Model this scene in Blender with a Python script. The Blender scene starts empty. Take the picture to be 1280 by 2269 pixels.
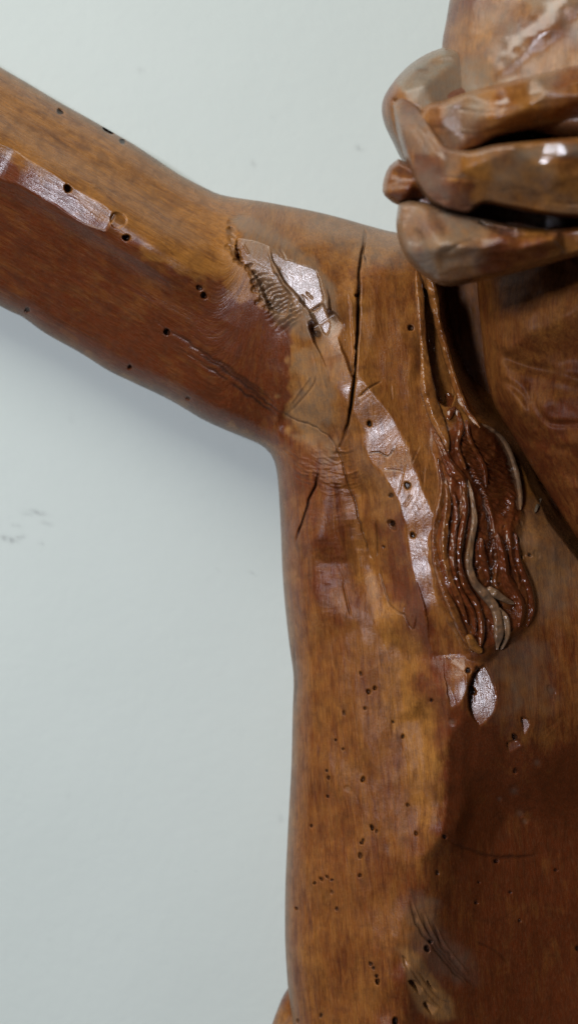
import bpy, math
import numpy as np

# ------------------------------------------------------------------ scale, camera
PX = 0.40 / 2269.0            # metres per photo pixel on the sculpture's mid plane
D = 0.42                      # camera distance to that plane
CX, CY = 640.0, 1134.5
sc = bpy.context.scene
COL = sc.collection
RNG = np.random.default_rng(7)

cam_d = bpy.data.cameras.new('camera')
cam = bpy.data.objects.new('camera', cam_d)
COL.objects.link(cam)
cam.location = (0, -D, 0)
cam.rotation_euler = (math.radians(90), 0, 0)
cam_d.sensor_fit = 'VERTICAL'
cam_d.sensor_height = 24
cam_d.lens = 24 * D / 0.40
cam_d.clip_start = 0.01
cam_d.clip_end = 50
cam_d.dof.use_dof = True
cam_d.dof.focus_distance = D - 200 * PX
cam_d.dof.aperture_fstop = 4.2
sc.camera = cam

# ------------------------------------------------------------------ light
w = bpy.data.worlds.new('World')
sc.world = w
w.use_nodes = True
w.node_tree.nodes['Background'].inputs[0].default_value = (0.75, 0.88, 1.0, 1)
w.node_tree.nodes['Background'].inputs[1].default_value = 0.018
sc.view_settings.view_transform = 'Standard'
sc.view_settings.look = 'None'
sc.view_settings.exposure = 0.0
sc.view_settings.gamma = 1.0


def area(name, loc, target, sx, sy, power, colour):
    l = bpy.data.lights.new(name, 'AREA')
    l.shape = 'RECTANGLE'
    l.size, l.size_y = sx, sy
    l.energy = power
    l.color = colour
    o = bpy.data.objects.new(name, l)
    COL.objects.link(o)
    from mathutils import Vector
    o.location = loc
    o.rotation_euler = (Vector(target) - Vector(loc)).to_track_quat('-Z', 'Y').to_euler()
    return o


KEY = (-0.84, -0.82, 1.24)
GLINT = (-0.45, -1.15, 0.10)
area('window_light', KEY, (-0.02, 0, 0.0), 1.5, 1.0, 25.5, (1.0, 0.985, 0.90))
area('front_window_light', GLINT, (0, 0, 0), 0.11, 0.15, 9.5, (0.82, 0.85, 0.97))


# ------------------------------------------------------------------ numpy helpers
def P(px, py, h):
    """photo pixel + height above the mid plane (pixels) -> metres"""
    dep = D - h * PX
    k = PX * dep / D
    return np.stack([(px - CX) * k, -h * PX, -(py - CY) * k], -1)


def smooth01(t):
    t = np.clip(t, 0, 1)
    return t * t * (3 - 2 * t)


def vnoise(x, y, seed):
    r = np.random.default_rng(seed).random((256, 256))
    xi = np.floor(x).astype(int)
    yi = np.floor(y).astype(int)
    fx = smooth01(x - xi)
    fy = smooth01(y - yi)
    a = r[yi % 256, xi % 256]
    b = r[yi % 256, (xi + 1) % 256]
    c = r[(yi + 1) % 256, xi % 256]
    d = r[(yi + 1) % 256, (xi + 1) % 256]
    return (a * (1 - fx) + b * fx) * (1 - fy) + (c * (1 - fx) + d * fx) * fy - 0.5


def fbm(x, y, scale, seed, octaves=4):
    v = 0
    amp = 1
    for o in range(octaves):
        v = v + amp * vnoise(x / scale + 17.3 * o, y / scale + 5.1 * o, seed + o)
        amp *= 0.5
        scale *= 0.5
    return v


def facets(x, y, cell, slope, seed, ax=1.0, ay=1.0):
    """gouge cuts: shallow dishes that meet in soft arrises"""
    r = np.random.default_rng(seed).random((128, 128, 3))
    u = x / (cell * ax)
    v = y / (cell * ay)
    ui = np.floor(u).astype(int)
    vi = np.floor(v).astype(int)
    best = np.full(x.shape, 1e9)
    for dj in (-1, 0, 1):
        for di in (-1, 0, 1):
            c = r[(vi + dj) % 128, (ui + di) % 128]
            d = (u - (ui + di) - c[..., 0]) ** 2 + (v - (vi + dj) - c[..., 1]) ** 2 + .25 * c[..., 2]
            best = np.minimum(best, d)
    return best * slope * cell


def tps(pts, x, y):
    pts = np.array(pts, float)
    q = pts[:, :2] / 300.0
    n = len(q)

    def U(r2):
        return np.where(r2 > 1e-12, r2 * np.log(np.maximum(r2, 1e-12)), 0)
    K = U(((q[:, None] - q[None]) ** 2).sum(-1)) + np.eye(n) * 0.004
    Pm = np.c_[np.ones(n), q]
    A = np.zeros((n + 3, n + 3))
    A[:n, :n] = K
    A[:n, n:] = Pm
    A[n:, :n] = Pm.T
    s = np.linalg.solve(A, np.r_[pts[:, 2], 0, 0, 0])
    fx, fy = x.ravel() / 300.0, y.ravel() / 300.0
    out = s[n] + s[n + 1] * fx + s[n + 2] * fy
    for i in range(n):
        out = out + s[i] * U((fx - q[i, 0]) ** 2 + (fy - q[i, 1]) ** 2)
    return out.reshape(x.shape)


def catmull(pts, step=6.0):
    p = np.array(pts, float)
    if len(p) < 3:
        n = max(2, int(np.linalg.norm(p[-1, :2] - p[0, :2]) / step))
        t = np.linspace(0, 1, n)[:, None]
        return p[0] * (1 - t) + p[-1] * t
    e = np.vstack([2 * p[0] - p[1], p, 2 * p[-1] - p[-2]])
    out = []
    for i in range(1, len(e) - 2):
        n = max(2, int(np.linalg.norm(e[i + 1, :2] - e[i, :2]) / step))
        t = (np.arange(n) / n)[:, None]
        a, b, c, d = e[i - 1], e[i], e[i + 1], e[i + 2]
        out.append(.5 * (2 * b + (c - a) * t + (2 * a - 5 * b + 4 * c - d) * t ** 2 + (3 * b - a - 3 * c + d) * t ** 3))
    out.append(p[-1:])
    return np.vstack(out)


def near_poly(x, y, poly, closed=True):
    """distance to a polyline, nearest point, parameter 0..1 along it, signed side"""
    p = np.array(poly, float)
    q = np.roll(p, -1, 0) if closed else p[1:]
    a = p if closed else p[:-1]
    L = np.linalg.norm(q - a, axis=1)
    cum = np.r_[0, np.cumsum(L)]
    best = np.full(x.shape, 1e18)
    nx = np.zeros(x.shape)
    ny = np.zeros(x.shape)
    tt = np.zeros(x.shape)
    sg = np.zeros(x.shape)
    for i in range(len(a)):
        dx, dy = q[i] - a[i]
        l2 = dx * dx + dy * dy + 1e-12
        t = np.clip(((x - a[i, 0]) * dx + (y - a[i, 1]) * dy) / l2, 0, 1)
        cx = a[i, 0] + t * dx
        cy = a[i, 1] + t * dy
        d = (x - cx) ** 2 + (y - cy) ** 2
        k = d < best
        best = np.where(k, d, best)
        nx = np.where(k, cx, nx)
        ny = np.where(k, cy, ny)
        tt = np.where(k, (cum[i] + t * L[i]) / cum[-1], tt)
        sg = np.where(k, np.sign(dx * (y - a[i, 1]) - dy * (x - a[i, 0])), sg)
    return np.sqrt(best), nx, ny, tt, sg


def inside(x, y, poly):
    p = np.array(poly, float)
    q = np.roll(p, -1, 0)
    r = np.zeros(x.shape, bool)
    for (x0, y0), (x1, y1) in zip(p, q):
        if y0 == y1:
            continue
        k = ((y0 > y) != (y1 > y)) & (x < (x1 - x0) * (y - y0) / (y1 - y0) + x0)
        r ^= k
    return r


class Field:
    """a carved relief: height and surface attributes over a pixel grid"""

    def __init__(self, poly, xs, ys, smooth=True):
        self.poly = catmull(np.vstack([poly, poly[:1]]), 10)[:-1] if smooth else np.array(poly, float)
        self.xs, self.ys = xs, ys
        self.X, self.Y = np.meshgrid(xs, ys)
        ins = inside(self.X, self.Y, self.poly)
        d, self.nx, self.ny, _, _ = near_poly(self.X, self.Y, self.poly)
        self.sd = np.where(ins, d, -d)
        s = self.X.shape
        self.H = np.zeros(s)
        self.red = np.zeros(s)
        self.grey = np.zeros(s)
        self.dirt = np.zeros(s)
        self.rough = np.zeros(s)

    def box(self, pts, m):
        p = np.array(pts, float)
        i0, i1 = np.searchsorted(self.xs, [p[:, 0].min() - m, p[:, 0].max() + m])
        j0, j1 = np.searchsorted(self.ys, [p[:, 1].min() - m, p[:, 1].max() + m])
        if i1 - i0 < 2 or j1 - j0 < 2:
            return None
        return np.s_[j0:j1, i0:i1]

    def line(self, pts, width, depth, taper=True, dirt=0.0, step=8, wob=0.0):
        """groove (depth > 0) or ridge (depth < 0) along a polyline"""
        c = catmull(pts, step)
        b = self.box(c, width * 3)
        if b is None:
            return
        X, Y = self.X[b], self.Y[b]
        if wob:
            X = X + wob * vnoise(X / 14, Y / 14, 91) * 2
            Y = Y + wob * vnoise(X / 14, Y / 14, 92) * 2
        d, _, _, t, _ = near_poly(X, Y, c, False)
        k = np.exp(-(d / width) ** 2)
        if taper:
            k = k * np.clip(np.minimum(t, 1 - t) * 6, 0.12, 1)
        self.H[b] -= depth * k
        if dirt:
            self.dirt[b] = np.maximum(self.dirt[b], dirt * k)

    def crease(self, pts, k, r, reach):
        c = catmull(pts, 12)
        b = self.box(c, reach * 1.2)
        d, _, _, t, _ = near_poly(self.X[b], self.Y[b], c, False)
        f = k * (np.sqrt(reach ** 2 + r * r) - np.sqrt(np.minimum(d, reach) ** 2 + r * r))
        self.H[b] += f * smooth01(np.minimum(t, 1 - t) * 6) * smooth01((reach - d) / reach * 1.6)

    def pit(self, x, y, r, depth=None, ex=1.0, ang=0.0, dirt=1.0):
        b = self.box([(x, y)], r * 3 + 6)
        if b is None:
            return
        dx, dy = self.X[b] - x, self.Y[b] - y
        ca, sa = math.cos(ang), math.sin(ang)
        u, v = (dx * ca + dy * sa) / ex, -dx * sa + dy * ca
        th = np.arctan2(v, u)
        rr = r * (1 + .10 * np.sin(2 * th + x) + .07 * np.sin(3 * th + y))
        d = np.sqrt(u * u + v * v)
        k = smooth01((rr - d) / 2.6 + .5)
        self.H[b] -= (depth or r * 3.2) * k
        self.dirt[b] = np.maximum(self.dirt[b], dirt * k)

    def mask(self, poly, soft, wob=0.0, seed=3):
        poly = catmull(np.vstack([poly, poly[:1]]), 14)[:-1]
        b = self.box(poly, soft * 2 + wob * 2)
        X, Y = self.X[b], self.Y[b]
        if wob:
            X, Y = X + wob * 2 * fbm(X, Y, 40, seed, 3), Y + wob * 2 * fbm(X, Y, 40, seed + 9, 3)
        d, *_ = near_poly(X, Y, poly)
        d = np.where(inside(X, Y, poly), d, -d)
        return b, smooth01(d / soft * .5 + .5)

    def plane(self, poly, gx, gy, soft=5, drop=0.0, keep=0.0, wob=4, seed=3, q=.28):
        """cut a flat chip with the given slope; keep = share of the old relief left in it"""
        b, m = self.mask(poly, soft, wob, seed)
        cx, cy = np.mean(poly, 0)
        part = gx * (self.X[b] - cx) + gy * (self.Y[b] - cy)
        pl = part + np.quantile((self.H[b] - part)[m > .5], q) - drop
        pl = pl * (1 - keep) + self.H[b] * keep + (1 - m) * 140
        k = np.clip(.5 + .5 * (self.H[b] - pl) / 2.5, 0, 1)
        self.H[b] = self.H[b] * (1 - k) + pl * k - 1.25 * k * (1 - k)

    def bevel(self, pts, widths, soft=5, chip=58, seed=1, skew=(0.0, 0.0), rough=-.1):
        """plane a ridge off to a narrow chain of chips that face the front window"""
        c = catmull(pts, 4)
        b = self.box(c, max(widths) + 10)
        X, Y = self.X[b], self.Y[b]
        j = np.clip(np.searchsorted(self.ys, c[:, 1]), 0, len(self.ys) - 1)
        i = np.clip(np.searchsorted(self.xs, c[:, 0]), 0, len(self.xs) - 1)
        k = 25
        hc = np.convolve(np.pad(self.H[j, i], k // 2, mode='edge'), np.ones(k) / k, 'valid')
        tp = np.linspace(0, 1, len(c))
        gr_ = np.array([spec_slope(x, y, h) for (x, y), h in zip(c[::8, :2], hc[::8])])
        d, nx, ny, t, sg = near_poly(X, Y, c, False)
        gx = np.interp(t, tp[::8], gr_[:, 0]) + skew[0]
        gy = np.interp(t, tp[::8], gr_[:, 1]) + skew[1]
        tg = np.gradient(c, axis=0)
        tg /= np.linalg.norm(tg, axis=1)[:, None]
        tx, ty = np.interp(t, tp, tg[:, 0]), np.interp(t, tp, tg[:, 1])
        length = len(c) * 4.0
        sl = np.gradient(hc) / 4.0
        h = np.interp(t, tp, hc) + gx * (X - nx) + gy * (Y - ny) + .6 * fbm(X, Y, 60, seed + 8, 3)
        wd = np.interp(t, np.linspace(0, 1, len(widths)), widths) * (1 + .35 * vnoise(t * length / 45, t * 0, seed + 1))
        streak = vnoise((X * tx + Y * ty) / 60, (X * ty - Y * tx) / 5.0, seed + 5)
        h = h + .15 * streak * (1 + (sg < 0))
        cut = wd / 3.4
        pl = h - cut + 90 * smooth01((d - wd) / 14) + 60 * (1 - smooth01(np.minimum(t, 1 - t) * 30))
        m = smooth01((self.H[b] - pl) / 6 + .3) * (1 - .8 * np.clip(streak * 3, 0, 1) * np.where(sg < 0, 1, .3))
        k_ = np.clip(.5 + .5 * (self.H[b] - pl) / 4.5, 0, 1)
        self.H[b] = self.H[b] * (1 - k_) + pl * k_ - 2.25 * k_ * (1 - k_)
        return b, m

    def paint(self, ch, poly, val, soft=25, wob=12, seed=5):
        b, m = self.mask(poly, soft, wob, seed)
        a = getattr(self, ch)
        a[b] = a[b] * (1 - m) + val * m

    def facetize(self, cell, seed, amount=1.0, jitter=0.0, rot=0.0, ax=1.0, blur=3, box=None):
        """replace the smooth form by flat knife facets (a triangulated sampling of it)"""
        from mathutils.geometry import delaunay_2d_cdt
        from mathutils import Vector
        r = np.random.default_rng(seed)
        x0, x1, y0, y1 = box or (self.xs[0] - cell * ax, self.xs[-1] + cell * ax, self.ys[0] - cell * ax, self.ys[-1] + cell * ax)
        cr, sr = math.cos(rot), math.sin(rot)
        R_ = math.hypot(x1 - x0, y1 - y0) / 2 + cell * ax
        gu, gv = np.meshgrid(np.arange(-R_, R_, cell * ax), np.arange(-R_, R_, cell))
        gu = gu + r.uniform(-.46, .46, gu.shape) * cell * ax + (np.arange(gu.shape[0]) % 2)[:, None] * cell * ax * .5
        gv = gv + r.uniform(-.46, .46, gv.shape) * cell
        px = (gu * cr - gv * sr + (x0 + x1) / 2).ravel()
        py = (gu * sr + gv * cr + (y0 + y1) / 2).ravel()
        k = (px > x0 - 2 * cell * ax) & (px < x1 + 2 * cell * ax) & (py > y0 - 2 * cell * ax) & (py < y1 + 2 * cell * ax)
        px, py = px[k], py[k]
        i = np.clip(np.searchsorted(self.xs, px), 0, len(self.xs) - 1)
        j = np.clip(np.searchsorted(self.ys, py), 0, len(self.ys) - 1)
        ph_ = self.H[j, i] + r.normal(0, 1, len(px)) * jitter
        tri = delaunay_2d_cdt([Vector((a, b)) for a, b in zip(px, py)], [], [], 0, 1e-6)[2]
        out = self.H.copy()
        for t in tri:
            a, b_, c_ = t[:3]
            xa, xb, ya, yb = min(px[a], px[b_], px[c_]), max(px[a], px[b_], px[c_]), min(py[a], py[b_], py[c_]), max(py[a], py[b_], py[c_])
            i0, i1 = np.searchsorted(self.xs, [xa, xb])
            j0, j1 = np.searchsorted(self.ys, [ya, yb])
            if i1 <= i0 or j1 <= j0:
                continue
            X, Y = self.X[j0:j1, i0:i1], self.Y[j0:j1, i0:i1]
            den = (py[b_] - py[c_]) * (px[a] - px[c_]) + (px[c_] - px[b_]) * (py[a] - py[c_])
            if abs(den) < 1e-6:
                continue
            w0 = ((py[b_] - py[c_]) * (X - px[c_]) + (px[c_] - px[b_]) * (Y - py[c_])) / den
            w1 = ((py[c_] - py[a]) * (X - px[c_]) + (px[a] - px[c_]) * (Y - py[c_])) / den
            w2 = 1 - w0 - w1
            m = (w0 >= -1e-6) & (w1 >= -1e-6) & (w2 >= -1e-6)
            o = out[j0:j1, i0:i1]
            o[m] = (w0 * ph_[a] + w1 * ph_[b_] + w2 * ph_[c_])[m]
        d = out - self.H
        for _ in range(2):
            for axis in (0, 1):
                p = np.concatenate([np.repeat(d.take([0], axis), blur, axis), d, np.repeat(d.take([-1], axis), blur, axis)], axis)
                cs = np.cumsum(p, axis)
                cs = np.concatenate([np.zeros_like(cs.take([0], axis)), cs], axis)
                n = 2 * blur + 1
                d = (np.take(cs, np.arange(n, cs.shape[axis]), axis) - np.take(cs, np.arange(0, cs.shape[axis] - n), axis)) / n
        if box:
            q = np.minimum(np.minimum(self.X - x0, x1 - self.X), np.minimum(self.Y - y0, y1 - self.Y))
            d = d * smooth01(q / 90)
        self.H = self.H + amount * d

    def edge(self, wd):
        t = np.clip(self.sd / wd, 0, 1)
        return np.sqrt(np.clip(1 - (1 - t) ** 2, 0, 1))


def spec_slope(x, y, h):
    """slope of a chip that mirrors the front window to the eye"""
    p = P(np.float64(x), np.float64(y), np.float64(h))
    l = np.array(GLINT) - p
    v = np.array([0, -D, 0]) - p
    n = l / np.linalg.norm(l) + v / np.linalg.norm(v)
    return n[0] / n[1], -n[2] / n[1]


def new_mesh(name, V, quads, mat, attrs=None, tail=()):
    """quads: (n,4) int array; tail: extra python faces"""
    me = bpy.data.meshes.new(name)
    V = np.ascontiguousarray(V, np.float32)
    nq = len(quads)
    loops = [np.asarray(quads, np.int32).ravel()]
    starts = [np.arange(nq) * 4]
    n = nq * 4
    for f in tail:
        starts.append([n])
        loops.append(np.array(f, np.int32))
        n += len(f)
    loops = np.concatenate(loops).astype(np.int32)
    starts = np.concatenate([np.asarray(s) for s in starts]).astype(np.int32)
    me.vertices.add(len(V))
    me.vertices.foreach_set('co', V.ravel())
    me.loops.add(len(loops))
    me.loops.foreach_set('vertex_index', loops)
    me.polygons.add(len(starts))
    me.polygons.foreach_set('loop_start', starts)
    me.update(calc_edges=True)
    me.validate()
    me.polygons.foreach_set('use_smooth', np.ones(len(me.polygons), bool))
    for k, a in (attrs or {}).items():
        if a.ndim == 2:
            t = me.attributes.new(k, 'FLOAT_COLOR' if a.shape[1] == 4 else 'FLOAT_VECTOR', 'POINT')
            t.data.foreach_set('color' if a.shape[1] == 4 else 'vector', np.ascontiguousarray(a, np.float32).ravel())
        else:
            t = me.attributes.new(k, 'FLOAT', 'POINT')
            t.data.foreach_set('value', np.ascontiguousarray(a, np.float32))
    me.materials.append(mat)
    return me


def link(name, me, parent=None, label=None):
    o = bpy.data.objects.new(name, me)
    COL.objects.link(o)
    if parent:
        o.parent = parent
    if label:
        o['label'] = label
    return o


def relief(name, F, mat, parent, base=0.0, back=((8, -45), (34, -95), (80, -125)), grain=None, label=None):
    """closed solid: carved front, rounded rim, plain back"""
    xs, ys = F.xs, F.ys
    ny, nx = F.X.shape
    sp = np.minimum(np.gradient(F.X, axis=1), np.gradient(F.Y, axis=0))
    ins = F.sd > 0.35 * sp
    c = ins[:-1, :-1] | ins[1:, :-1] | ins[:-1, 1:] | ins[1:, 1:]
    use = np.zeros(F.X.shape, bool)
    use[:-1, :-1] |= c
    use[1:, :-1] |= c
    use[:-1, 1:] |= c
    use[1:, 1:] |= c
    idx = -np.ones(F.X.shape, int)
    idx[use] = np.arange(use.sum())
    snap = use & ~ins
    gx = np.where(snap, F.nx, F.X)
    gy = np.where(snap, F.ny, F.Y)
    hh = np.where(snap, 0.0, F.H) + base
    j, i = np.nonzero(c)
    quads = np.stack([idx[j, i], idx[j + 1, i], idx[j + 1, i + 1], idx[j, i + 1]], 1)
    bx, by, bh = gx[use], gy[use], hh[use]
    # boundary edges
    e = np.concatenate([quads[:, [0, 1]], quads[:, [1, 2]], quads[:, [2, 3]], quads[:, [3, 0]]])
    key = np.sort(e, 1)
    kk = key[:, 0].astype(np.int64) * (len(bx) + 1) + key[:, 1]
    _, inv, cnt = np.unique(kk, return_inverse=True, return_counts=True)
    be = e[cnt[inv] == 1]
    bv = np.unique(be)
    # inward direction from the boundary
    px, py = bx[bv], by[bv]
    gsx = np.zeros(len(bv))
    gsy = np.zeros(len(bv))
    for a, b in ((be[:, 0], be[:, 1]),):
        t = np.stack([bx[b] - bx[a], by[b] - by[a]], 1)
        nrm = np.stack([-t[:, 1], t[:, 0]], 1)
        for col, g in ((0, gsx), (1, gsy)):
            np.add.at(g, np.searchsorted(bv, a), nrm[:, col])
            np.add.at(g, np.searchsorted(bv, b), nrm[:, col])
    l = np.sqrt(gsx ** 2 + gsy ** 2) + 1e-9
    gsx, gsy = gsx / l, gsy / l
    t1 = inside(px + gsx * 3, py + gsy * 3, F.poly).mean()
    if t1 < .5:
        gsx, gsy = -gsx, -gsy
    allx, ally, allh = [bx], [by], [bh]
    prev = bv.copy()
    nv = len(bx)
    Q = [quads]
    pos = -np.ones(len(bx), int)
    pos[bv] = np.arange(len(bv))
    ring = [bv]
    for off, hb in back[:1]:
        ids = np.arange(nv, nv + len(bv))
        allx.append(px + gsx * off)
        ally.append(py + gsy * off)
        allh.append(np.full(len(bv), base + hb))
        a, b = pos[be[:, 0]], pos[be[:, 1]]
        Q.append(np.stack([ring[-1][b], ring[-1][a], ids[a], ids[b]], 1))
        ring.append(ids)
        nv += len(bv)
    # coarse back shell
    depth = -back[-1][1]
    st = 14.0 if len(bx) > 30000 else 9.0
    p = F.poly
    gxs = np.arange(p[:, 0].min() - st, p[:, 0].max() + st, st)
    gys = np.arange(p[:, 1].min() - st, p[:, 1].max() + st, st)
    BX, BY = np.meshgrid(gxs, gys)
    bins = inside(BX, BY, p)
    bd, bnx, bny, _, _ = near_poly(BX, BY, p)
    cc = bins[:-1, :-1] | bins[1:, :-1] | bins[:-1, 1:] | bins[1:, 1:]
    bu = np.zeros(BX.shape, bool)
    bu[:-1, :-1] |= cc
    bu[1:, :-1] |= cc
    bu[:-1, 1:] |= cc
    bu[1:, 1:] |= cc
    bi = -np.ones(BX.shape, int)
    bi[bu] = nv + np.arange(bu.sum())
    bj, bk = np.nonzero(cc)
    Q.append(np.stack([bi[bj, bk], bi[bj, bk + 1], bi[bj + 1, bk + 1], bi[bj + 1, bk]], 1))
    tt = np.clip(bd / (depth * .8), 0, 1)
    bh_ = np.where(bins, -depth * np.sqrt(1 - (1 - tt) ** 2), 0.0)
    allx.append(np.where(bins, BX, bnx)[bu])
    ally.append(np.where(bins, BY, bny)[bu])
    allh.append(base + bh_[bu] - 3)
    nback = int(bu.sum())
    ax, ay, ah = np.concatenate(allx), np.concatenate(ally), np.concatenate(allh)
    V = P(ax, ay, ah)

    def full(a, rim=None):
        v = a[use]
        return np.concatenate([v, np.tile(v[bv], 1), np.full(nback, v.mean())])
    tint = np.stack([full(F.red), full(F.grey), full(F.dirt), np.ones(len(ax))], 1)
    if grain is None:
        g = np.stack([ax * .01, ay * .01, ah * .01], 1)
    else:
        g = grain(ax, ay, ah)
    me = new_mesh(name, V, np.concatenate(Q), mat,
                  {'tint': tint, 'gloss': full(F.rough), 'grain': g})
    return link(name, me, parent, label)


def sweep(name, pts, widths, mat, parent, base_h, lift=6.0, thick=0.8, red=0.5, grey=0.0, dirt=0.0,
          rough=0.0, ridges=0, seed=1, tip=True, label=None, cham=0.0):
    """a carved strand: ribbon with rounded or chamfered back following a path; base_h(x, y) gives the ground height"""
    pts = np.array(pts, float)
    c = catmull(pts, 3.5)
    n = len(c)
    t = np.linspace(0, 1, n)
    s_along = np.arange(n) * 3.5
    wd = np.interp(t, np.linspace(0, 1, len(widths)), widths)
    if tip:
        wd = wd * np.clip(np.minimum(t * 14, (1 - t) * 14) + .12, .12, 1) ** .7
    tg = np.gradient(c[:, :2], axis=0)
    tg /= np.linalg.norm(tg, axis=1)[:, None] + 1e-9
    nr = np.stack([-tg[:, 1], tg[:, 0]], 1)
    m = 13
    ph = np.linspace(-1, 1, m)
    prof = np.clip(1 - np.abs(ph) ** 2.2, 0, 1) ** .6
    if cham:
        prof = np.clip(np.minimum((1 + ph) / (1 + cham), (1 - ph) / (1 - cham)), 0, 1) ** .75
    wob = 1 + .42 * vnoise(np.arange(n) / 9.0, np.full(n, seed * 3.3), seed) + .12 * vnoise(np.arange(n) / 3.0, np.full(n, seed * 1.3), seed + 4)
    wd = wd * wob
    X = c[:, 0:1] + nr[:, 0:1] * ph[None] * wd[:, None] * .5
    Y = c[:, 1:2] + nr[:, 1:2] * ph[None] * wd[:, None] * .5
    if c.shape[1] > 2:
        hb = np.repeat(c[:, 2:3], m, 1)
    else:
        hc = base_h(c[:, 0], c[:, 1])
        k = np.ones(9) / 9
        hc = np.convolve(np.pad(hc, 4, mode='edge'), k, 'valid')
        hb = np.repeat(hc[:, None], m, 1)
    sc_ = thick * wd[:, None]
    H = hb + lift - sc_ * .25 + prof[None] * sc_ * .75
    if ridges:
        H += .10 * wd[:, None] * np.sin(ph[None] * math.pi * ridges + seed) * prof[None]
    H += 3.0 * fbm(X, Y, 14, seed + 50, 3) + 6 * fbm(X, Y, 34, seed + 20, 2) * prof[None]
    H -= 4.2 * ((s_along[:, None] / 17.0 + ph[None] * .5 + 1.5 * vnoise(X / 20, Y / 20, seed + 6)) % 1.0) * prof[None]
    skirt = 40.0
    Xf = np.concatenate([X[:, :1], X, X[:, -1:]], 1)
    Yf = np.concatenate([Y[:, :1], Y, Y[:, -1:]], 1)
    Hf = np.concatenate([H[:, :1] - skirt, H, H[:, -1:] - skirt], 1)
    m2 = m + 2
    ids = np.arange(n * m2).reshape(n, m2)
    q = np.stack([ids[:-1, :-1], ids[1:, :-1], ids[1:, 1:], ids[:-1, 1:]], -1).reshape(-1, 4)
    qb = np.stack([ids[:-1, -1], ids[1:, -1], ids[1:, 0], ids[:-1, 0]], -1)
    V = P(Xf.ravel(), Yf.ravel(), Hf.ravel())
    groove = np.concatenate([np.ones(1), 1 - prof, np.ones(1)])  # strands are coloured darker towards their edges
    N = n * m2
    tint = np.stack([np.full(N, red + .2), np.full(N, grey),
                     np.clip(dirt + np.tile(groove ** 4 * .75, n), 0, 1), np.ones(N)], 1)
    s = np.repeat(np.arange(n) * 3.5, m2)
    g = np.stack([np.tile(np.linspace(0, 1, m2), n) * wd.mean() * .01, s * .01, Hf.ravel() * .01 + seed], 1)
    me = new_mesh(name, V, np.concatenate([q, qb]), mat, {'tint': tint, 'gloss': np.full(N, rough - .05), 'grain': g},
                  [list(map(int, ids[0, ::-1])), list(map(int, ids[-1]))])
    return link(name, me, parent, label)


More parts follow.
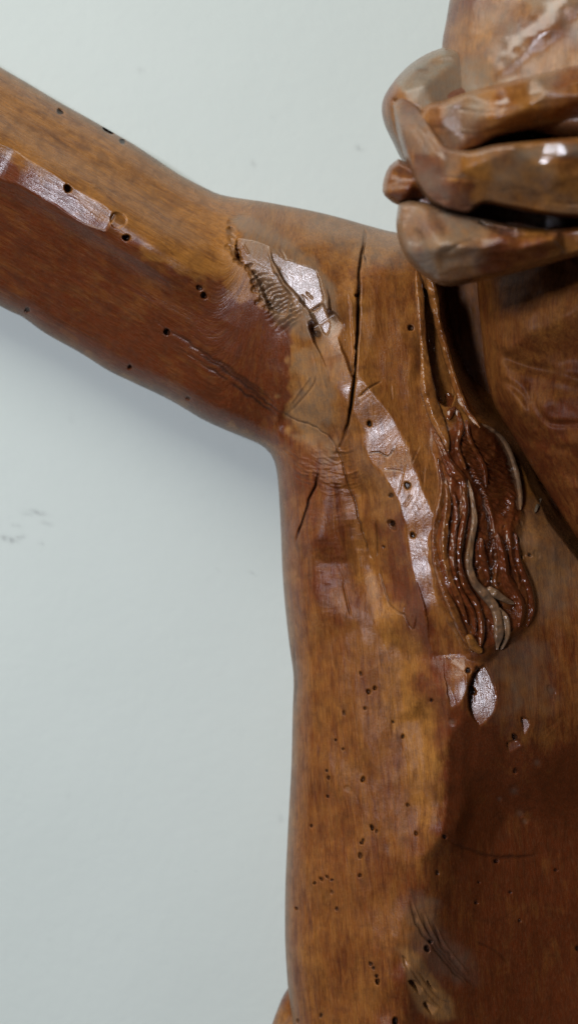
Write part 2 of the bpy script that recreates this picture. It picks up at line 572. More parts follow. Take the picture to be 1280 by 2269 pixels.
# ------------------------------------------------------------------ materials
def wood_material(name, tan, red, greyc, dark, rough0):
    m = bpy.data.materials.new(name)
    m.use_nodes = True
    nt = m.node_tree
    N, L = nt.nodes, nt.links
    bs = N['Principled BSDF']

    def node(t, **kw):
        n = N.new(t)
        for k, v in kw.items():
            setattr(n, k, v)
        return n

    def math_(op, a, b=None, clamp=False):
        n = node('ShaderNodeMath', operation=op, use_clamp=clamp)
        for i, v in enumerate((a, b)):
            if v is None:
                continue
            if isinstance(v, (int, float)):
                n.inputs[i].default_value = v
            else:
                L.new(v, n.inputs[i])
        return n.outputs[0]

    def mix(f, a, b, mode='MIX'):
        n = node('ShaderNodeMix', data_type='RGBA', blend_type=mode)
        for s, v in ((n.inputs[0], f), (n.inputs[6], a), (n.inputs[7], b)):
            if isinstance(v, (int, float)):
                s.default_value = v
            elif isinstance(v, tuple):
                s.default_value = v + (1,)
            else:
                L.new(v, s)
        return n.outputs[2]

    def noise(vec, scale, detail=4, dist=0.0, rough=.55):
        n = node('ShaderNodeTexNoise')
        n.inputs['Scale'].default_value = scale
        n.inputs['Detail'].default_value = detail
        n.inputs['Distortion'].default_value = dist
        n.inputs['Roughness'].default_value = rough
        L.new(vec, n.inputs['Vector'])
        return n.outputs['Fac']

    def ramp(f, a, b):
        n = node('ShaderNodeMapRange')
        n.inputs[1].default_value = a
        n.inputs[2].default_value = b
        L.new(f, n.inputs[0])
        return n.outputs[0]

    gr = node('ShaderNodeAttribute', attribute_name='grain').outputs['Vector']
    ti = node('ShaderNodeSeparateColor')
    L.new(node('ShaderNodeAttribute', attribute_name='tint').outputs['Color'], ti.inputs[0])
    gl = node('ShaderNodeAttribute', attribute_name='gloss').outputs['Fac']

    def stretch(s):
        n = node('ShaderNodeMapping')
        n.inputs['Scale'].default_value = s
        L.new(gr, n.inputs['Vector'])
        return n.outputs[0]
    fib = stretch((1.0, 0.07, 1.0))
    fib2 = stretch((1.0, 0.16, 1.0))
    n_fib = noise(fib, 26.0, 5, .4, .65)
    n_fine = noise(fib, 70.0, 3, .2, .6)
    n_blot = noise(gr, 1.1, 5, .5, .6)
    n_blot2 = noise(gr, 4.5, 5, .3, .6)
    n_streak = noise(fib2, 7.0, 4, .6, .6)

    # varnish and painted shade: red where the tint says so, broken up by blotches
    rf = math_('ADD', ti.outputs[0], math_('MULTIPLY', math_('SUBTRACT', n_blot, .5), 1.0))
    rf = math_('ADD', rf, math_('MULTIPLY', math_('SUBTRACT', n_streak, .5), 1.1), True)
    col = mix(rf, tan, red)
    # fibres
    fv = ramp(n_fib, .30, .72)
    col = mix(math_('MULTIPLY', math_('SUBTRACT', 1.0, fv), .50), col, dark)
    col = mix(math_('MULTIPLY', ramp(n_fine, .48, .75), .16), col, (0.42, 0.25, 0.12))
    # mottled old varnish
    col = mix(math_('MULTIPLY', ramp(n_blot2, .46, .72), .42), col, dark)
    col = mix(math_('MULTIPLY', ramp(n_streak, .54, .80), .55), col, dark)
    n_ring = noise(stretch((1.0, 0.04, 1.0)), 8.0, 2, 1.2, .5)
    ring = math_('ABSOLUTE', math_('SUBTRACT', math_('FRACT', math_('MULTIPLY', n_ring, 7.0)), .5))
    col = mix(math_('MULTIPLY', ramp(ring, .40, .5), .38), col, dark)
    # bare, greyed wear, painted rim light and gloss
    gf = math_('MULTIPLY', ti.outputs[1], math_('ADD', .35, n_blot2), True)
    col = mix(gf, col, greyc)
    # dirt in cuts and worm holes; strand edges darkened too
    col = mix(math_('MULTIPLY', ti.outputs[2], .93), col, (0.012, 0.008, 0.006))
    L.new(col, bs.inputs['Base Color'])

    rg = math_('ADD', rough0, math_('MULTIPLY', math_('SUBTRACT', n_blot2, .5), .34))
    rg = math_('ADD', rg, math_('MULTIPLY', math_('SUBTRACT', n_fib, .5), .30))
    rg = math_('ADD', rg, gl, True)
    L.new(rg, bs.inputs['Roughness'])
    sp = math_('SUBTRACT', .48, math_('MULTIPLY', gl, 2.2))
    sp = math_('MAXIMUM', math_('MINIMUM', sp, .75), .14)
    L.new(sp, bs.inputs['Specular IOR Level'])
    bs.inputs['IOR'].default_value = 1.5

    hb = math_('ADD', math_('MULTIPLY', n_fib, .6), math_('MULTIPLY', n_fine, .25))
    hb = math_('ADD', hb, math_('MULTIPLY', noise(gr, 22.0, 4, 0, .6), .5))
    bp = node('ShaderNodeBump')
    bst = math_('ADD', .35, math_('MULTIPLY', gl, 2.4))
    L.new(math_('MAXIMUM', math_('MINIMUM', bst, .55), .10), bp.inputs['Strength'])
    bp.inputs['Distance'].default_value = .0004
    L.new(hb, bp.inputs['Height'])
    L.new(bp.outputs[0], bs.inputs['Normal'])
    return m


WOOD = wood_material('carved_wood', (0.400, 0.162, 0.031), (0.155, 0.031, 0.007), (0.21, 0.175, 0.125),
                     (0.055, 0.018, 0.006), .25)


def wall_material():
    m = bpy.data.materials.new('painted_plaster')
    m.use_nodes = True
    nt = m.node_tree
    N, L = nt.nodes, nt.links
    bs = N['Principled BSDF']
    tc = N.new('ShaderNodeTexCoord')
    n1 = N.new('ShaderNodeTexNoise')
    n1.inputs['Scale'].default_value = 9
    n1.inputs['Detail'].default_value = 6
    n2 = N.new('ShaderNodeTexNoise')
    n2.inputs['Scale'].default_value = 260
    n2.inputs['Detail'].default_value = 4
    for n in (n1, n2):
        L.new(tc.outputs['Object'], n.inputs['Vector'])
    r = N.new('ShaderNodeMix')
    r.data_type = 'RGBA'
    r.inputs[6].default_value = (0.575, 0.632, 0.590, 1)
    r.inputs[7].default_value = (0.635, 0.688, 0.648, 1)
    L.new(n1.outputs['Fac'], r.inputs[0])
    at = N.new('ShaderNodeAttribute')
    at.attribute_name = 'smudge'
    r2 = N.new('ShaderNodeMix')
    r2.data_type = 'RGBA'
    r2.inputs[7].default_value = (0.16, 0.17, 0.17, 1)
    L.new(at.outputs['Fac'], r2.inputs[0])
    L.new(r.outputs[2], r2.inputs[6])
    L.new(r2.outputs[2], bs.inputs['Base Color'])
    bs.inputs['Roughness'].default_value = .62
    bs.inputs['Specular IOR Level'].default_value = .25
    bp = N.new('ShaderNodeBump')
    bp.inputs['Strength'].default_value = .3
    bp.inputs['Distance'].default_value = .0004
    L.new(n2.outputs['Fac'], bp.inputs['Height'])
    L.new(bp.outputs[0], bs.inputs['Normal'])
    return m


# ------------------------------------------------------------------ wall
WALL_Y = 0.025
WALL_H = -WALL_Y / PX


def build_wall():
    """painted plaster with a little trowel unevenness and a few scuffs"""
    k = (D + WALL_Y) / D
    xs = np.r_[np.arange(-2600, -20, 60), np.arange(-20, 960, 5), np.arange(960, 3400, 60)]
    ys = np.r_[np.arange(-2200, -20, 60), np.arange(-20, 2300, 5), np.arange(2300, 4400, 60)]
    X, Y = np.meshgrid(xs.astype(float), ys.astype(float))
    sm = np.zeros(X.shape)
    r = np.random.default_rng(12)

    def scuff(x, y, rx, ry, ang, v):
        dx, dy = X - x, Y - y
        u = dx * math.cos(ang) + dy * math.sin(ang)
        q = -dx * math.sin(ang) + dy * math.cos(ang)
        g = np.exp(-((u / rx) ** 2 + (q / ry) ** 2))
        sm[:] = np.maximum(sm, v * g * np.clip(.7 + 1.6 * vnoise(X / 9, Y / 9, 3), 0, 1))
    for x, y, rx, ry, an, v in ((20, 1195, 16, 6, .3, .6), (48, 1190, 12, 4, -.2, .5), (38, 1165, 10, 4, .2, .35), (86, 1136, 20, 5, .25, .42),
                                (60, 1140, 12, 4, .1, .3), (105, 1160, 12, 4, .2, .4), (92, 1205, 6, 4, 0, .3), (10, 1190, 8, 4, 0, .4),
                                (797, 328, 8, 6, .2, .5), (312, 156, 8, 7, .5, .16), (562, 362, 6, 9, .2, .25), (560, 1270, 9, 3, .4, .2),
                                (160, 930, 5, 8, 0, .12), (622, 1815, 6, 12, 0, .14), (430, 700, 5, 4, 0, .1)):
        scuff(x, y, rx, ry, an, v)
    for _ in range(26):
        scuff(r.uniform(0, 900), r.uniform(0, 2260), r.uniform(3, 8), r.uniform(2, 5), r.uniform(0, 3), r.uniform(.03, .09))
    Z = 4.0 * fbm(X, Y, 520, 40, 2) + .25 * fbm(X, Y, 60, 44, 2)
    V = np.stack([(X - CX) * PX * k, WALL_Y + Z * PX, -(Y - CY) * PX * k], -1).reshape(-1, 3)
    ids = np.arange(X.size).reshape(X.shape)
    q = np.stack([ids[:-1, :-1], ids[1:, :-1], ids[1:, 1:], ids[:-1, 1:]], -1).reshape(-1, 4)
    o = link('wall', new_mesh('wall', V, q, wall_material(), {'smudge': sm.ravel()}))
    o['kind'] = 'structure'
    o['label'] = 'pale grey green painted plaster wall with faint scuffs behind the statue'
    return o


build_wall()

# ------------------------------------------------------------------ statue root
statue = bpy.data.objects.new('wooden_statue', None)
statue.empty_display_size = .05
COL.objects.link(statue)
statue.location = (0, 0, 0)
statue['label'] = 'varnished wooden statue of a long haired man with raised arm and twisted crown'
statue['category'] = 'statue'

# ------------------------------------------------------------------ body
MID = 1420.0
left_side = [(-700, -268), (-300, -32), (0, 148), (60, 183), (130, 225), (200, 264), (250, 293), (300, 322), (350, 355), (400, 388), (450, 414),
             (485, 430), (530, 439), (580, 446), (640, 457), (700, 469), (760, 484), (820, 501), (880, 515), (980, 520), (1090, 490), (1150, 420),
             (1220, 380)]
low_side = [(700, 2800), (672, 2500), (655, 2330), (646, 2255), (638, 2190), (633, 2120), (631, 2060), (632, 1960), (638, 1830), (645, 1700),
            (648, 1580), (650, 1500), (641, 1430), (631, 1340), (625, 1260), (622, 1180), (618, 1100), (613, 1045), (603, 1012), (584, 990),
            (550, 973), (500, 953), (450, 930), (410, 906), (360, 878), (300, 850), (240, 821), (180, 783), (100, 738), (50, 702), (0, 678),
            (-300, 520), (-700, 300)]
mir = [(2 * MID - x, y) for x, y in left_side[::-1]]
mlow = [(2 * MID - x, y) for x, y in low_side[::-1]]
body_poly = np.array(left_side + mir + mlow + low_side, float)

ctrl = []
top = np.array(left_side, float)
for tx in (-700, -500, -300, -120, 40, 180, 310, 420):
    ty = np.interp(tx, top[:, 0], top[:, 1])
    for t, h in ((14, 62), (85, 145), (150, 208), (170, 213), (240, 180), (310, 138), (390, 84), (440, 46)):
        ctrl.append((tx - .5 * t, ty + .866 * t, h))
ctrl += [
    # shoulder
    (520, 455, 70), (620, 474, 70), (740, 500, 72), (860, 530, 78), (490, 500, 135), (560, 495, 128), (610, 540, 172), (690, 580, 190),
    (760, 600, 192), (860, 600, 172), (720, 530, 130), (520, 600, 195), (470, 600, 192), (600, 640, 206), (700, 690, 216), (560, 700, 190),
    (640, 720, 200), (480, 720, 174), (400, 690, 170), (560, 800, 158), (640, 800, 180), (450, 830, 122), (540, 900, 108), (600, 945, 92),
    (620, 880, 140), (680, 850, 190), (710, 920, 186), (650, 960, 130), (740, 960, 192), (730, 790, 212),
    # pectoral edge
    (745, 780, 220), (775, 860, 230), (825, 940, 242), (868, 1040, 252), (908, 1140, 266), (948, 1260, 284), (980, 1380, 300), (1000, 1500, 306),
    (1050, 1590, 292),
    # side of the chest
    (750, 1010, 174), (790, 1150, 174), (835, 1280, 186), (885, 1430, 212), (930, 1590, 224), (975, 1730, 236),
    (690, 1060, 165), (700, 1180, 180), (690, 1330, 156), (730, 1350, 176), (800, 1420, 200), (760, 1550, 182), (850, 1600, 210), (720, 1700, 166),
    (690, 1500, 140), (690, 1700, 138), (800, 1750, 202), (900, 1780, 228), (980, 1850, 238), (700, 1950, 150), (800, 1950, 202), (900, 1980, 226),
    (700, 2150, 148), (800, 2150, 198), (880, 2150, 222), (720, 2400, 150), (850, 2400, 215), (700, 2700, 130), (850, 2700, 200),
    (650, 1100, 105), (652, 1250, 105), (668, 1440, 100), (675, 1600, 105), (670, 1800, 100), (660, 2000, 95), (665, 2200, 95),
    # front below the pectoral
    (1012, 1740, 232), (1060, 1800, 140), (1150, 1800, 98), (1280, 1800, 50), (1010, 1640, 252), (1100, 1640, 262), (1200, 1640, 222),
    (1100, 1700, 215), (1200, 1700, 190), (1100, 1950, 125), (1250, 1950, 50), (1050, 2050, 142), (1000, 1950, 205), (1100, 2150, 98),
    (1250, 2150, 20), (950, 2100, 212), (1000, 2269, 150), (1200, 2300, 20), (1100, 2450, 80), (1200, 2700, 30),
    (1200, 1550, 225), (1280, 1500, 190), (1200, 1300, 200), (1280, 1350, 178), (1220, 1180, 198), (1280, 1600, 190), (1130, 1500, 262),
    # under the hair and the neck
    (1000, 1000, 246), (1050, 1100, 248), (1080, 1250, 256), (1060, 1380, 272), (1130, 1300, 226), (1100, 950, 150), (1000, 850, 205),
    (950, 900, 232), (900, 800, 226), (870, 900, 240), (850, 750, 212), (900, 680, 190), (950, 700, 184), (1000, 720, 90), (1050, 800, 30),
    (1150, 1000, 30), (1180, 1120, 150), (1250, 1150, 90), (1050, 650, 10), (1150, 700, -30), (1280, 900, -30), (1280, 700, -30),
    (1000, 580, 90), (1100, 550, 30), (1280, 560, 0),
    (1420, 1200, 180), (1420, 1500, 160), (1420, 1800, 10), (1420, 2200, -20), (1420, 700, 0), (1420, 2700, -10), (1420, 450, 70)]


def body_grid():
    xs = np.r_[np.arange(-700, -12, 24), np.arange(-12, 1300, 2.0), np.arange(1300, 3560, 24)].astype(float)
    ys = np.r_[np.arange(-300, -12, 24), np.arange(120, 2286, 2.0), np.arange(2286, 2830, 24)].astype(float)
    return xs, np.unique(ys)


F = Field(body_poly, *body_grid())
fold = np.where(F.X > MID, 2 * MID - F.X, F.X)
# coarse spline, then sampled up
cxs = np.arange(-760, 1440, 12.0)
cys = np.arange(-340, 2860, 12.0)
cX, cY = np.meshgrid(cxs, cys)
cH = tps(ctrl, cX, cY)


def bil(A, x, y, x0, y0, s):
    u = np.clip((x - x0) / s, 0, A.shape[1] - 2.001)
    v = np.clip((y - y0) / s, 0, A.shape[0] - 2.001)
    i, j = u.astype(int), v.astype(int)
    fu, fv = u - i, v - j
    return (A[j, i] * (1 - fu) + A[j, i + 1] * fu) * (1 - fv) + (A[j + 1, i] * (1 - fu) + A[j + 1, i + 1] * fu) * fv


def bicubic(A, x, y, x0, y0, s):
    u = np.clip((x - x0) / s, 1, A.shape[1] - 3.001)
    v = np.clip((y - y0) / s, 1, A.shape[0] - 3.001)
    i, j = u.astype(int), v.astype(int)
    fu, fv = u - i, v - j

    def wts(f):
        return ((1 - f) ** 3 / 6, (3 * f ** 3 - 6 * f ** 2 + 4) / 6, (-3 * f ** 3 + 3 * f ** 2 + 3 * f + 1) / 6, f ** 3 / 6)
    wu, wv = wts(fu), wts(fv)
    out = 0
    for a in range(4):
        for b in range(4):
            out = out + wv[a] * wu[b] * A[j + a - 1, i + b - 1]
    return out


F.H = bicubic(cH, fold, F.Y, -760, -340, 12.0)

ARM_RIDGE = [(-300, 160), (-120, 262), (0, 333), (100, 392), (180, 440), (262, 492), (350, 552), (450, 612), (540, 655)]
CHEST_RIDGE = [(600, 600), (700, 690), (745, 780), (775, 860), (825, 940), (868, 1040), (908, 1140), (948, 1260), (978, 1380), (1000, 1500)]
F.crease(ARM_RIDGE, .30, 8, 95)
F.crease(CHEST_RIDGE, .44, 8, 90)
# rib side edge against the hollow under the pectoral
F.crease([(985, 1480), (992, 1600), (992, 1700), (990, 1790), (965, 1900)], .65, 4, 70)
F.crease([(985, 1800), (962, 1900), (935, 2010), (905, 2110), (880, 2200), (865, 2300), (850, 2450)], .35, 12, 70)
# hollow between armpit ridge and side of the chest
F.crease([(735, 985), (775, 1060), (800, 1160), (830, 1270), (870, 1400)], -.46, 8, 65)
# armpit folds
F.crease([(615, 915), (680, 945), (745, 995)], -.40, 6, 50)
F.crease([(640, 780), (700, 840), (690, 920)], .12, 8, 45)

# --- broad carving irregularity
fx, fy = fold, F.Y
ca, sa = math.cos(math.radians(30)), math.sin(math.radians(30))
au, av = fx * ca + fy * sa, -fx * sa + fy * ca          # along and across the arm
arm_w = smooth01((620 - fx + (700 - fy) * .25) / 160)     # 1 on the arm
arm_w = arm_w * smooth01((1010 - fy) / 60 + .5)
F.facetize(58, 17, .55, 1.2, math.radians(84), 2.6, 3, (560, 1320, 420, 2300))
F.H += 5 * fbm(fx, fy, 170, 11, 2)
F.H += (1 - arm_w) * facets(fx + 14 * fbm(fx, fy, 80, 2, 2), fy, 62, .07, 21, .7, 2.4)
F.H += arm_w * facets(au, av + 8 * fbm(fx, fy, 80, 2, 2), 70, .05, 22, 3.0, .8)
F.H += .7 * fbm(fx, fy, 26, 31, 2)

# --- flat chips that catch the window
sx, sy = spec_slope(620, 600, 200)
F.plane([(514, 492), (552, 482), (600, 520), (610, 600), (650, 650), (640, 700), (600, 690), (560, 620), (520, 560)], sx, sy, 6, 6, .25, 8, 41)
F.plane([(590, 520), (640, 545), (690, 575), (712, 620), (716, 668), (690, 690), (640, 640), (604, 590)], sx - .03, sy - .04, 4, 2, .12, 5, 42)
sx, sy = spec_slope(715, 715, 215)
F.plane([(655, 640), (700, 672), (718, 670), (732, 720), (724, 745), (700, 720)], sx + .05, sy + .02, 4, 2, .1, 3, 43)
F.plane([(716, 590), (770, 600), (786, 700), (786, 850), (756, 800), (730, 730), (720, 660)], sx - .22, sy - .02, 12, 1, .4, 4, 44)
sx, sy = spec_slope(830, 960, 240)
sx, sy = spec_slope(890, 1100, 258)
sx, sy = spec_slope(1070, 1560, 255)
F.plane([(980, 1450), (1030, 1470), (1032, 1560), (1010, 1600), (986, 1540)], sx + .16, sy + .02, 4, 0, .3, 4, 51)
F.plane([(1046, 1490), (1075, 1470), (1096, 1510), (1112, 1570), (1113, 1620), (1085, 1638), (1050, 1600), (1032, 1555)], sx, sy, 7, 1, .2, 3, 52)
F.plane([(1118, 1640), (1150, 1635), (1156, 1665), (1135, 1678), (1120, 1668)], sx, sy, 6, 1, .2, 2, 53)
F.plane([(1150, 1585), (1172, 1590), (1174, 1625), (1155, 1630)], sx + .12, sy + .05, 3, 2, .2, 2, 54)
sx, sy = spec_slope(940, 2200, 230)
sx, sy = spec_slope(120, 410, 195)

sx, sy = spec_slope(940, 2195, 215)
for q_ in ([(886, 2112), (902, 2122), (930, 2168), (914, 2176), (896, 2150)], [(900, 2172), (922, 2166), (962, 2222), (946, 2236), (918, 2204)],
           [(930, 2222), (950, 2212), (996, 2246), (982, 2264), (952, 2250)], [(938, 2172), (950, 2168), (984, 2212), (974, 2220)]):
    F.plane(q_, sx, sy, 7, 0, .35, 4, 55, .5)
BEVELS = [F.bevel([(700, 690), (728, 735), (748, 785), (772, 850), (800, 895), (835, 960), (862, 1030), (892, 1090), (918, 1150), (938, 1210), (962, 1280), (984, 1360), (986, 1420), (992, 1480)],
                  [26, 36, 32, 28, 34, 46, 54, 60, 62, 56, 50, 42, 36, 32, 24], 5, 120, 47),
          F.bevel([(-140, 262), (0, 340), (90, 392), (170, 436), (262, 494)], [44, 46, 50, 44, 40, 26], 6, 260, 57, (0.0, -.05))]
# --- chisel chatter on the shoulder
b, m = F.mask([(560, 600), (600, 615), (650, 650), (660, 690), (640, 730), (605, 715), (575, 660)], 10, 8, 61)
X, Y = F.X[b], F.Y[b]
ph = (X * .50 + Y * .866) + 22 * fbm(X, Y, 44, 62, 3)
saw = (ph / 11.0) % 1.0
F.H[b] -= m * 5.0 * saw ** 1.5 * np.clip(1 + 2.2 * vnoise(X / 22, Y / 22, 63), .1, 1.6)
F.dirt[b] = np.maximum(F.dirt[b], m * .55 * smooth01((saw - .80) * 5))
# ragged flaked rim of the big chip
rr = np.random.default_rng(5)
rim = catmull([(512, 500), (520, 560), (548, 590), (570, 650), (600, 690)], 7)
for x, y, in rim:
    F.pit(x + rr.normal(0, 5), y + rr.normal(0, 4), rr.uniform(3, 7), rr.uniform(2, 5), rr.uniform(1, 2), rr.uniform(0, 3), rr.uniform(.1, .45))
for _ in range(46):
    x, y = rr.uniform(515, 690), rr.uniform(490, 720)
    if inside(np.array([x]), np.array([y]), [(514, 492), (552, 482), (712, 620), (720, 730), (600, 690)])[0]:
        a = rr.uniform(.6, 1.3)
        l = rr.uniform(10, 34)
        F.line([(x, y), (x + l * math.cos(a), y + l * math.sin(a))], rr.uniform(1.2, 2.6), rr.uniform(-2.5, 3), True, rr.uniform(0, .25))
# chips and tool marks down the pectoral edge
for _ in range(34):
    t = rr.uniform(0, 1)
    q = CHEST_RIDGE[2:]
    k = t * (len(q) - 1)
    i = int(k)
    x = q[i][0] + (q[i + 1][0] - q[i][0]) * (k - i) + rr.normal(26, 34)
    y = q[i][1] + (q[i + 1][1] - q[i][1]) * (k - i)
    l = rr.uniform(10, 46)
    F.line([(x, y), (x + l * rr.uniform(-.1, .35), y + l)], rr.uniform(1.2, 2.4), rr.uniform(-.6, .5), True, max(0, rr.uniform(-.3, .3)))
for pts in ([(865, 850), (868, 890)], [(930, 985), (910, 1030)], [(960, 955), (955, 1010)], [(905, 980), (890, 1060), (880, 1100)],
            [(940, 1030), (936, 1090)], [(912, 1095), (890, 1125)]):
    F.line(pts, 1.8, 1.2, True, .25)
    F.line([(p[0] + 4, p[1]) for p in pts], 2.2, -.8, True)

# --- cracks
F.line([(807, 500), (806, 540), (797, 585), (794, 640), (793, 720), (788, 790), (783, 850), (775, 915), (764, 960), (752, 990)], 2.4, 24, True, 1.0, 8, 1.5)
F.line([(792, 640), (790, 760), (781, 880), (768, 945)], 2.0, 12, True, 1.0)
F.line([(806, 505), (812, 530), (806, 560), (812, 590)], 1.6, 8, True, .7, 8, 2)
F.line([(705, 1042), (700, 1070), (692, 1092), (684, 1108), (676, 1135), (666, 1165), (654, 1203)], 2.0, 16, True, .95, 8, 1.5)
F.line([(618, 912), (660, 930), (705, 950), (735, 975), (746, 1000), (762, 1030)], 1.8, 4, True, .5, 8, 3)
F.line([(745, 990), (762, 1040), (785, 1110), (800, 1165), (818, 1220), (834, 1250)], 1.8, 6, True, .5, 8, 2.5)
F.line([(832, 1150), (836, 1200), (836, 1238)], 1.6, 6, True, .6)
F.line([(838, 1255), (850, 1300), (868, 1345), (905, 1370)], 1.8, 5, True, .4, 8, 3)
F.line([(902, 1330), (895, 1360), (915, 1395), (925, 1360)], 1.5, 4, True, .4)
F.line([(651, 1425), (652, 1460), (655, 1520), (650, 1580)], 2.4, 8, True, .6)
F.line([(845, 845), (820, 858), (795, 880)], 1.6, 6, True, .5)
F.line([(812, 1005), (840, 1002), (858, 1012), (876, 990)], 1.6, 3, True, .7)
F.line([(850, 1040), (890, 1042)], 1.4, 2.5, True, .5)
F.line([(690, 690), (716, 672)], 1.7, 6, True, .6)
F.line([(690, 770), (700, 840), (655, 900), (632, 920)], 1.6, 4, True, -0.0)
F.line([(640, 900), (690, 830)], 1.6, -3, True)
F.line([(980, 1860), (1050, 1885), (1110, 1900), (1200, 1893)], 4, 5, True, .4, 8, 3)
F.line([(1050, 2085), (1100, 2110), (1130, 2140)], 2.5, 4, True, .3)
for dx in (0, 26, 50):
    F.line([(905 + dx, 1990 + dx), (930 + dx, 2060 + dx * .8), (985 + dx, 2130 + dx * .8), (1040 + dx * .4, 2190)], 3.0, 6, True, .45, 8, 3)
    F.line([(912 + dx, 1995 + dx), (938 + dx, 2056 + dx * .8), (990 + dx, 2122 + dx * .8)], 2.0, -4, True)
for pts in ([(905, 2140), (950, 2205), (985, 2240)], [(925, 2150), (965, 2205), (1000, 2225)], [(760, 1290), (768, 1330), (778, 1370)]):
    F.line(pts, 2.2, 4, True, .2)
# dark checks in the arm
for x, y, l, wd_, dk in ((372, 728, 290, 3.0, .6), (430, 775, 190, 4.5, .7), (470, 790, 150, 2.6, .55), (500, 842, 130, 4.0, .75), (395, 770, 120, 2.0, .4),
                         (545, 862, 90, 2.4, .7), (330, 700, 160, 1.8, .3), (455, 808, 60, 3.0, .6)):
    F.line([(x, y), (x + l * .45, y + l * .30), (x + l * .86, y + l * .60)], wd_, 1.0, True, dk, 8, 3)
# scratches in the armpit
for _ in range(120):
    a = rr.uniform(0, 1)
    x = 625 + 140 * a + rr.normal(0, 6)
    y = 1000 + rr.uniform(-22, 110) * (0.4 + .6 * a)
    l = rr.uniform(18, 60)
    s = .25 + .5 * (1 - a) - .9 * max(0, a - .7)
    F.line([(x, y), (x + l * .5, y + l * s * .5 + 2), (x + l, y + l * (s - .25))], rr.uniform(1.0, 1.8), rr.uniform(-1.9, 1.0), True)
bb, mm = F.mask([(630, 1010), (760, 1010), (800, 1180), (800, 1330), (700, 1380), (640, 1330)], 40, 20, 78)
F.H[bb] += mm * 2.2 * fbm(F.X[bb] * .55, F.Y[bb] * 1.5, 26, 79, 3)
bb, mm = F.mask([(640, 1380), (960, 1380), (985, 1800), (900, 2000), (860, 2260), (645, 2260)], 60, 20, 80)
F.H[bb] += mm * 2.2 * fbm(F.X[bb] * 2.2, F.Y[bb] * .4, 34, 81, 3)
# fine hairline grain checks
for _ in range(190):
    x, y = rr.uniform(650, 990), rr.uniform(1150, 2260)
    l = rr.uniform(20, 90)
    s = (x - 820) * .0004 + rr.normal(.08, .10)
    F.line([(x, y), (x + l * s, y + l * .5), (x + l * s * 1.6, y + l)], rr.uniform(1.0, 1.4), rr.uniform(.1, .7), True, rr.uniform(.02, .22))
for _ in range(100):
    x, y = rr.uniform(0, 560), rr.uniform(200, 920)
    l = rr.uniform(20, 90)
    F.line([(x, y), (x + l * .86, y + l * (.5 + rr.normal(0, .05)))], rr.uniform(1.0, 1.4), rr.uniform(.1, .5), True, rr.uniform(.02, .16))
for _ in range(60):
    x, y = rr.uniform(1000, 1275), rr.uniform(1450, 2260)
    l = rr.uniform(12, 70)
    a = rr.uniform(.2, 2.6)
    F.line([(x, y), (x + l * math.cos(a), y + l * math.sin(a))], rr.uniform(1.2, 2.6), rr.uniform(-.9, 1.0), True, max(0, rr.uniform(-.2, .2)))

GAP = [(968, 628), (1000, 560), (1300, 560), (1420, 560), (1420, 1290), (1330, 1270), (1240, 1165), (1195, 1090), (1160, 1010), (1110, 950), (1070, 915), (1032, 850), (1000, 770), (980, 700)]
bb, mm = F.mask(GAP, 16, 2, 77)
F.H[bb] -= 230 * mm
# --- rounded rim towards the silhouette
F.H *= F.edge(46)

# --- worm holes
HOLES = [(134, 248, 7), (272, 314, 7), (151, 418, 9), (280, 527, 8), (442, 638, 7), (452, 655, 7), (370, 736, 7), (61, 687, 6), (288, 813, 5),
         (417, 882, 5), (909, 727, 6.5), (818, 939, 6), (902, 1076, 8), (866, 1098, 6), (914, 1186, 6), (1045, 1530, 8.5), (1036, 1486, 6),
         (1056, 1482, 6), (1139, 1633, 7), (799, 1493, 4), (830, 1525, 5), (816, 1533, 5), (762, 1580, 4), (808, 1570, 4), (804, 1727, 5),
         (724, 1708, 3.2), (728, 1724, 4), (726, 1765, 3.4), (903, 1784, 4.4), (824, 1834, 5), (834, 1842, 3.6), (798, 1896, 6), (801, 1868, 4.4),
         (804, 1862, 3.6), (712, 1948, 4.2), (735, 1950, 4), (725, 1943, 3.4), (697, 1957, 4), (735, 1977, 4), (797, 1940, 4), (657, 2013, 4.4),
         (746, 2014, 4.2), (821, 2136, 5), (827, 2145, 4), (836, 2175, 6), (834, 2163, 4), (711, 2250, 4.4), (660, 2262, 4), (875, 2264, 8),
         (984, 1854, 5), (968, 1934, 5), (1098, 1908, 5.4), (1129, 1977, 4), (1230, 1928, 4), (1140, 1708, 5), (953, 2086, 5), (945, 2102, 8),
         (1054, 2000, 4), (921, 1847, 4), (1278, 2102, 6), (850, 1212, 4), (870, 1160, 6), (955, 1552, 4), (870, 1600, 3.6), (744, 1640, 3.2),
         (690, 1830, 3.2), (892, 1632, 3.6), (760, 1660, 3), (1150, 2040, 3.6), (1060, 1955, 3), (790, 655, 5), (1172, 1230, 4)]
for x, y, r in HOLES:
    tor = x < 990 and y > 1400
    F.pit(x, y, r * (.74 if tor else .84), None if rr.random() > .3 else r * 1.2, rr.uniform(1.0, 1.7 if tor else 1.25), 1.4 + rr.normal(0, .25) if x > 640 else .6, rr.uniform(.55, 1.0))
F.pit(241, 289, 6, 26, 2.0, .55)
F.pit(703, 740, 6, 7, 1.5, .5, .6)
F.pit(868, 1163, 8, 9, 1.5, .9, .5)
F.pit(262, 488, 16, 6, 1.2, .9, .15)
# pale pecked spots
PALE = [(1138, 1752, 8), (1150, 1802, 7), (1161, 1820, 5), (1220, 1530, 8), (1188, 1228, 6), (770, 1748, 6), (1188, 1690, 7), (1105, 1770, 5), (1000, 1600, 6)]
for x, y, r in PALE:
    F.pit(x, y, r, 2.2, 1.5, .9, 0)
    bb = F.box([(x, y)], r * 3)
    F.grey[bb] = np.maximum(F.grey[bb], .28 * np.exp(-(((F.X[bb] - x) / r) ** 2 + ((F.Y[bb] - y) / r) ** 2)))

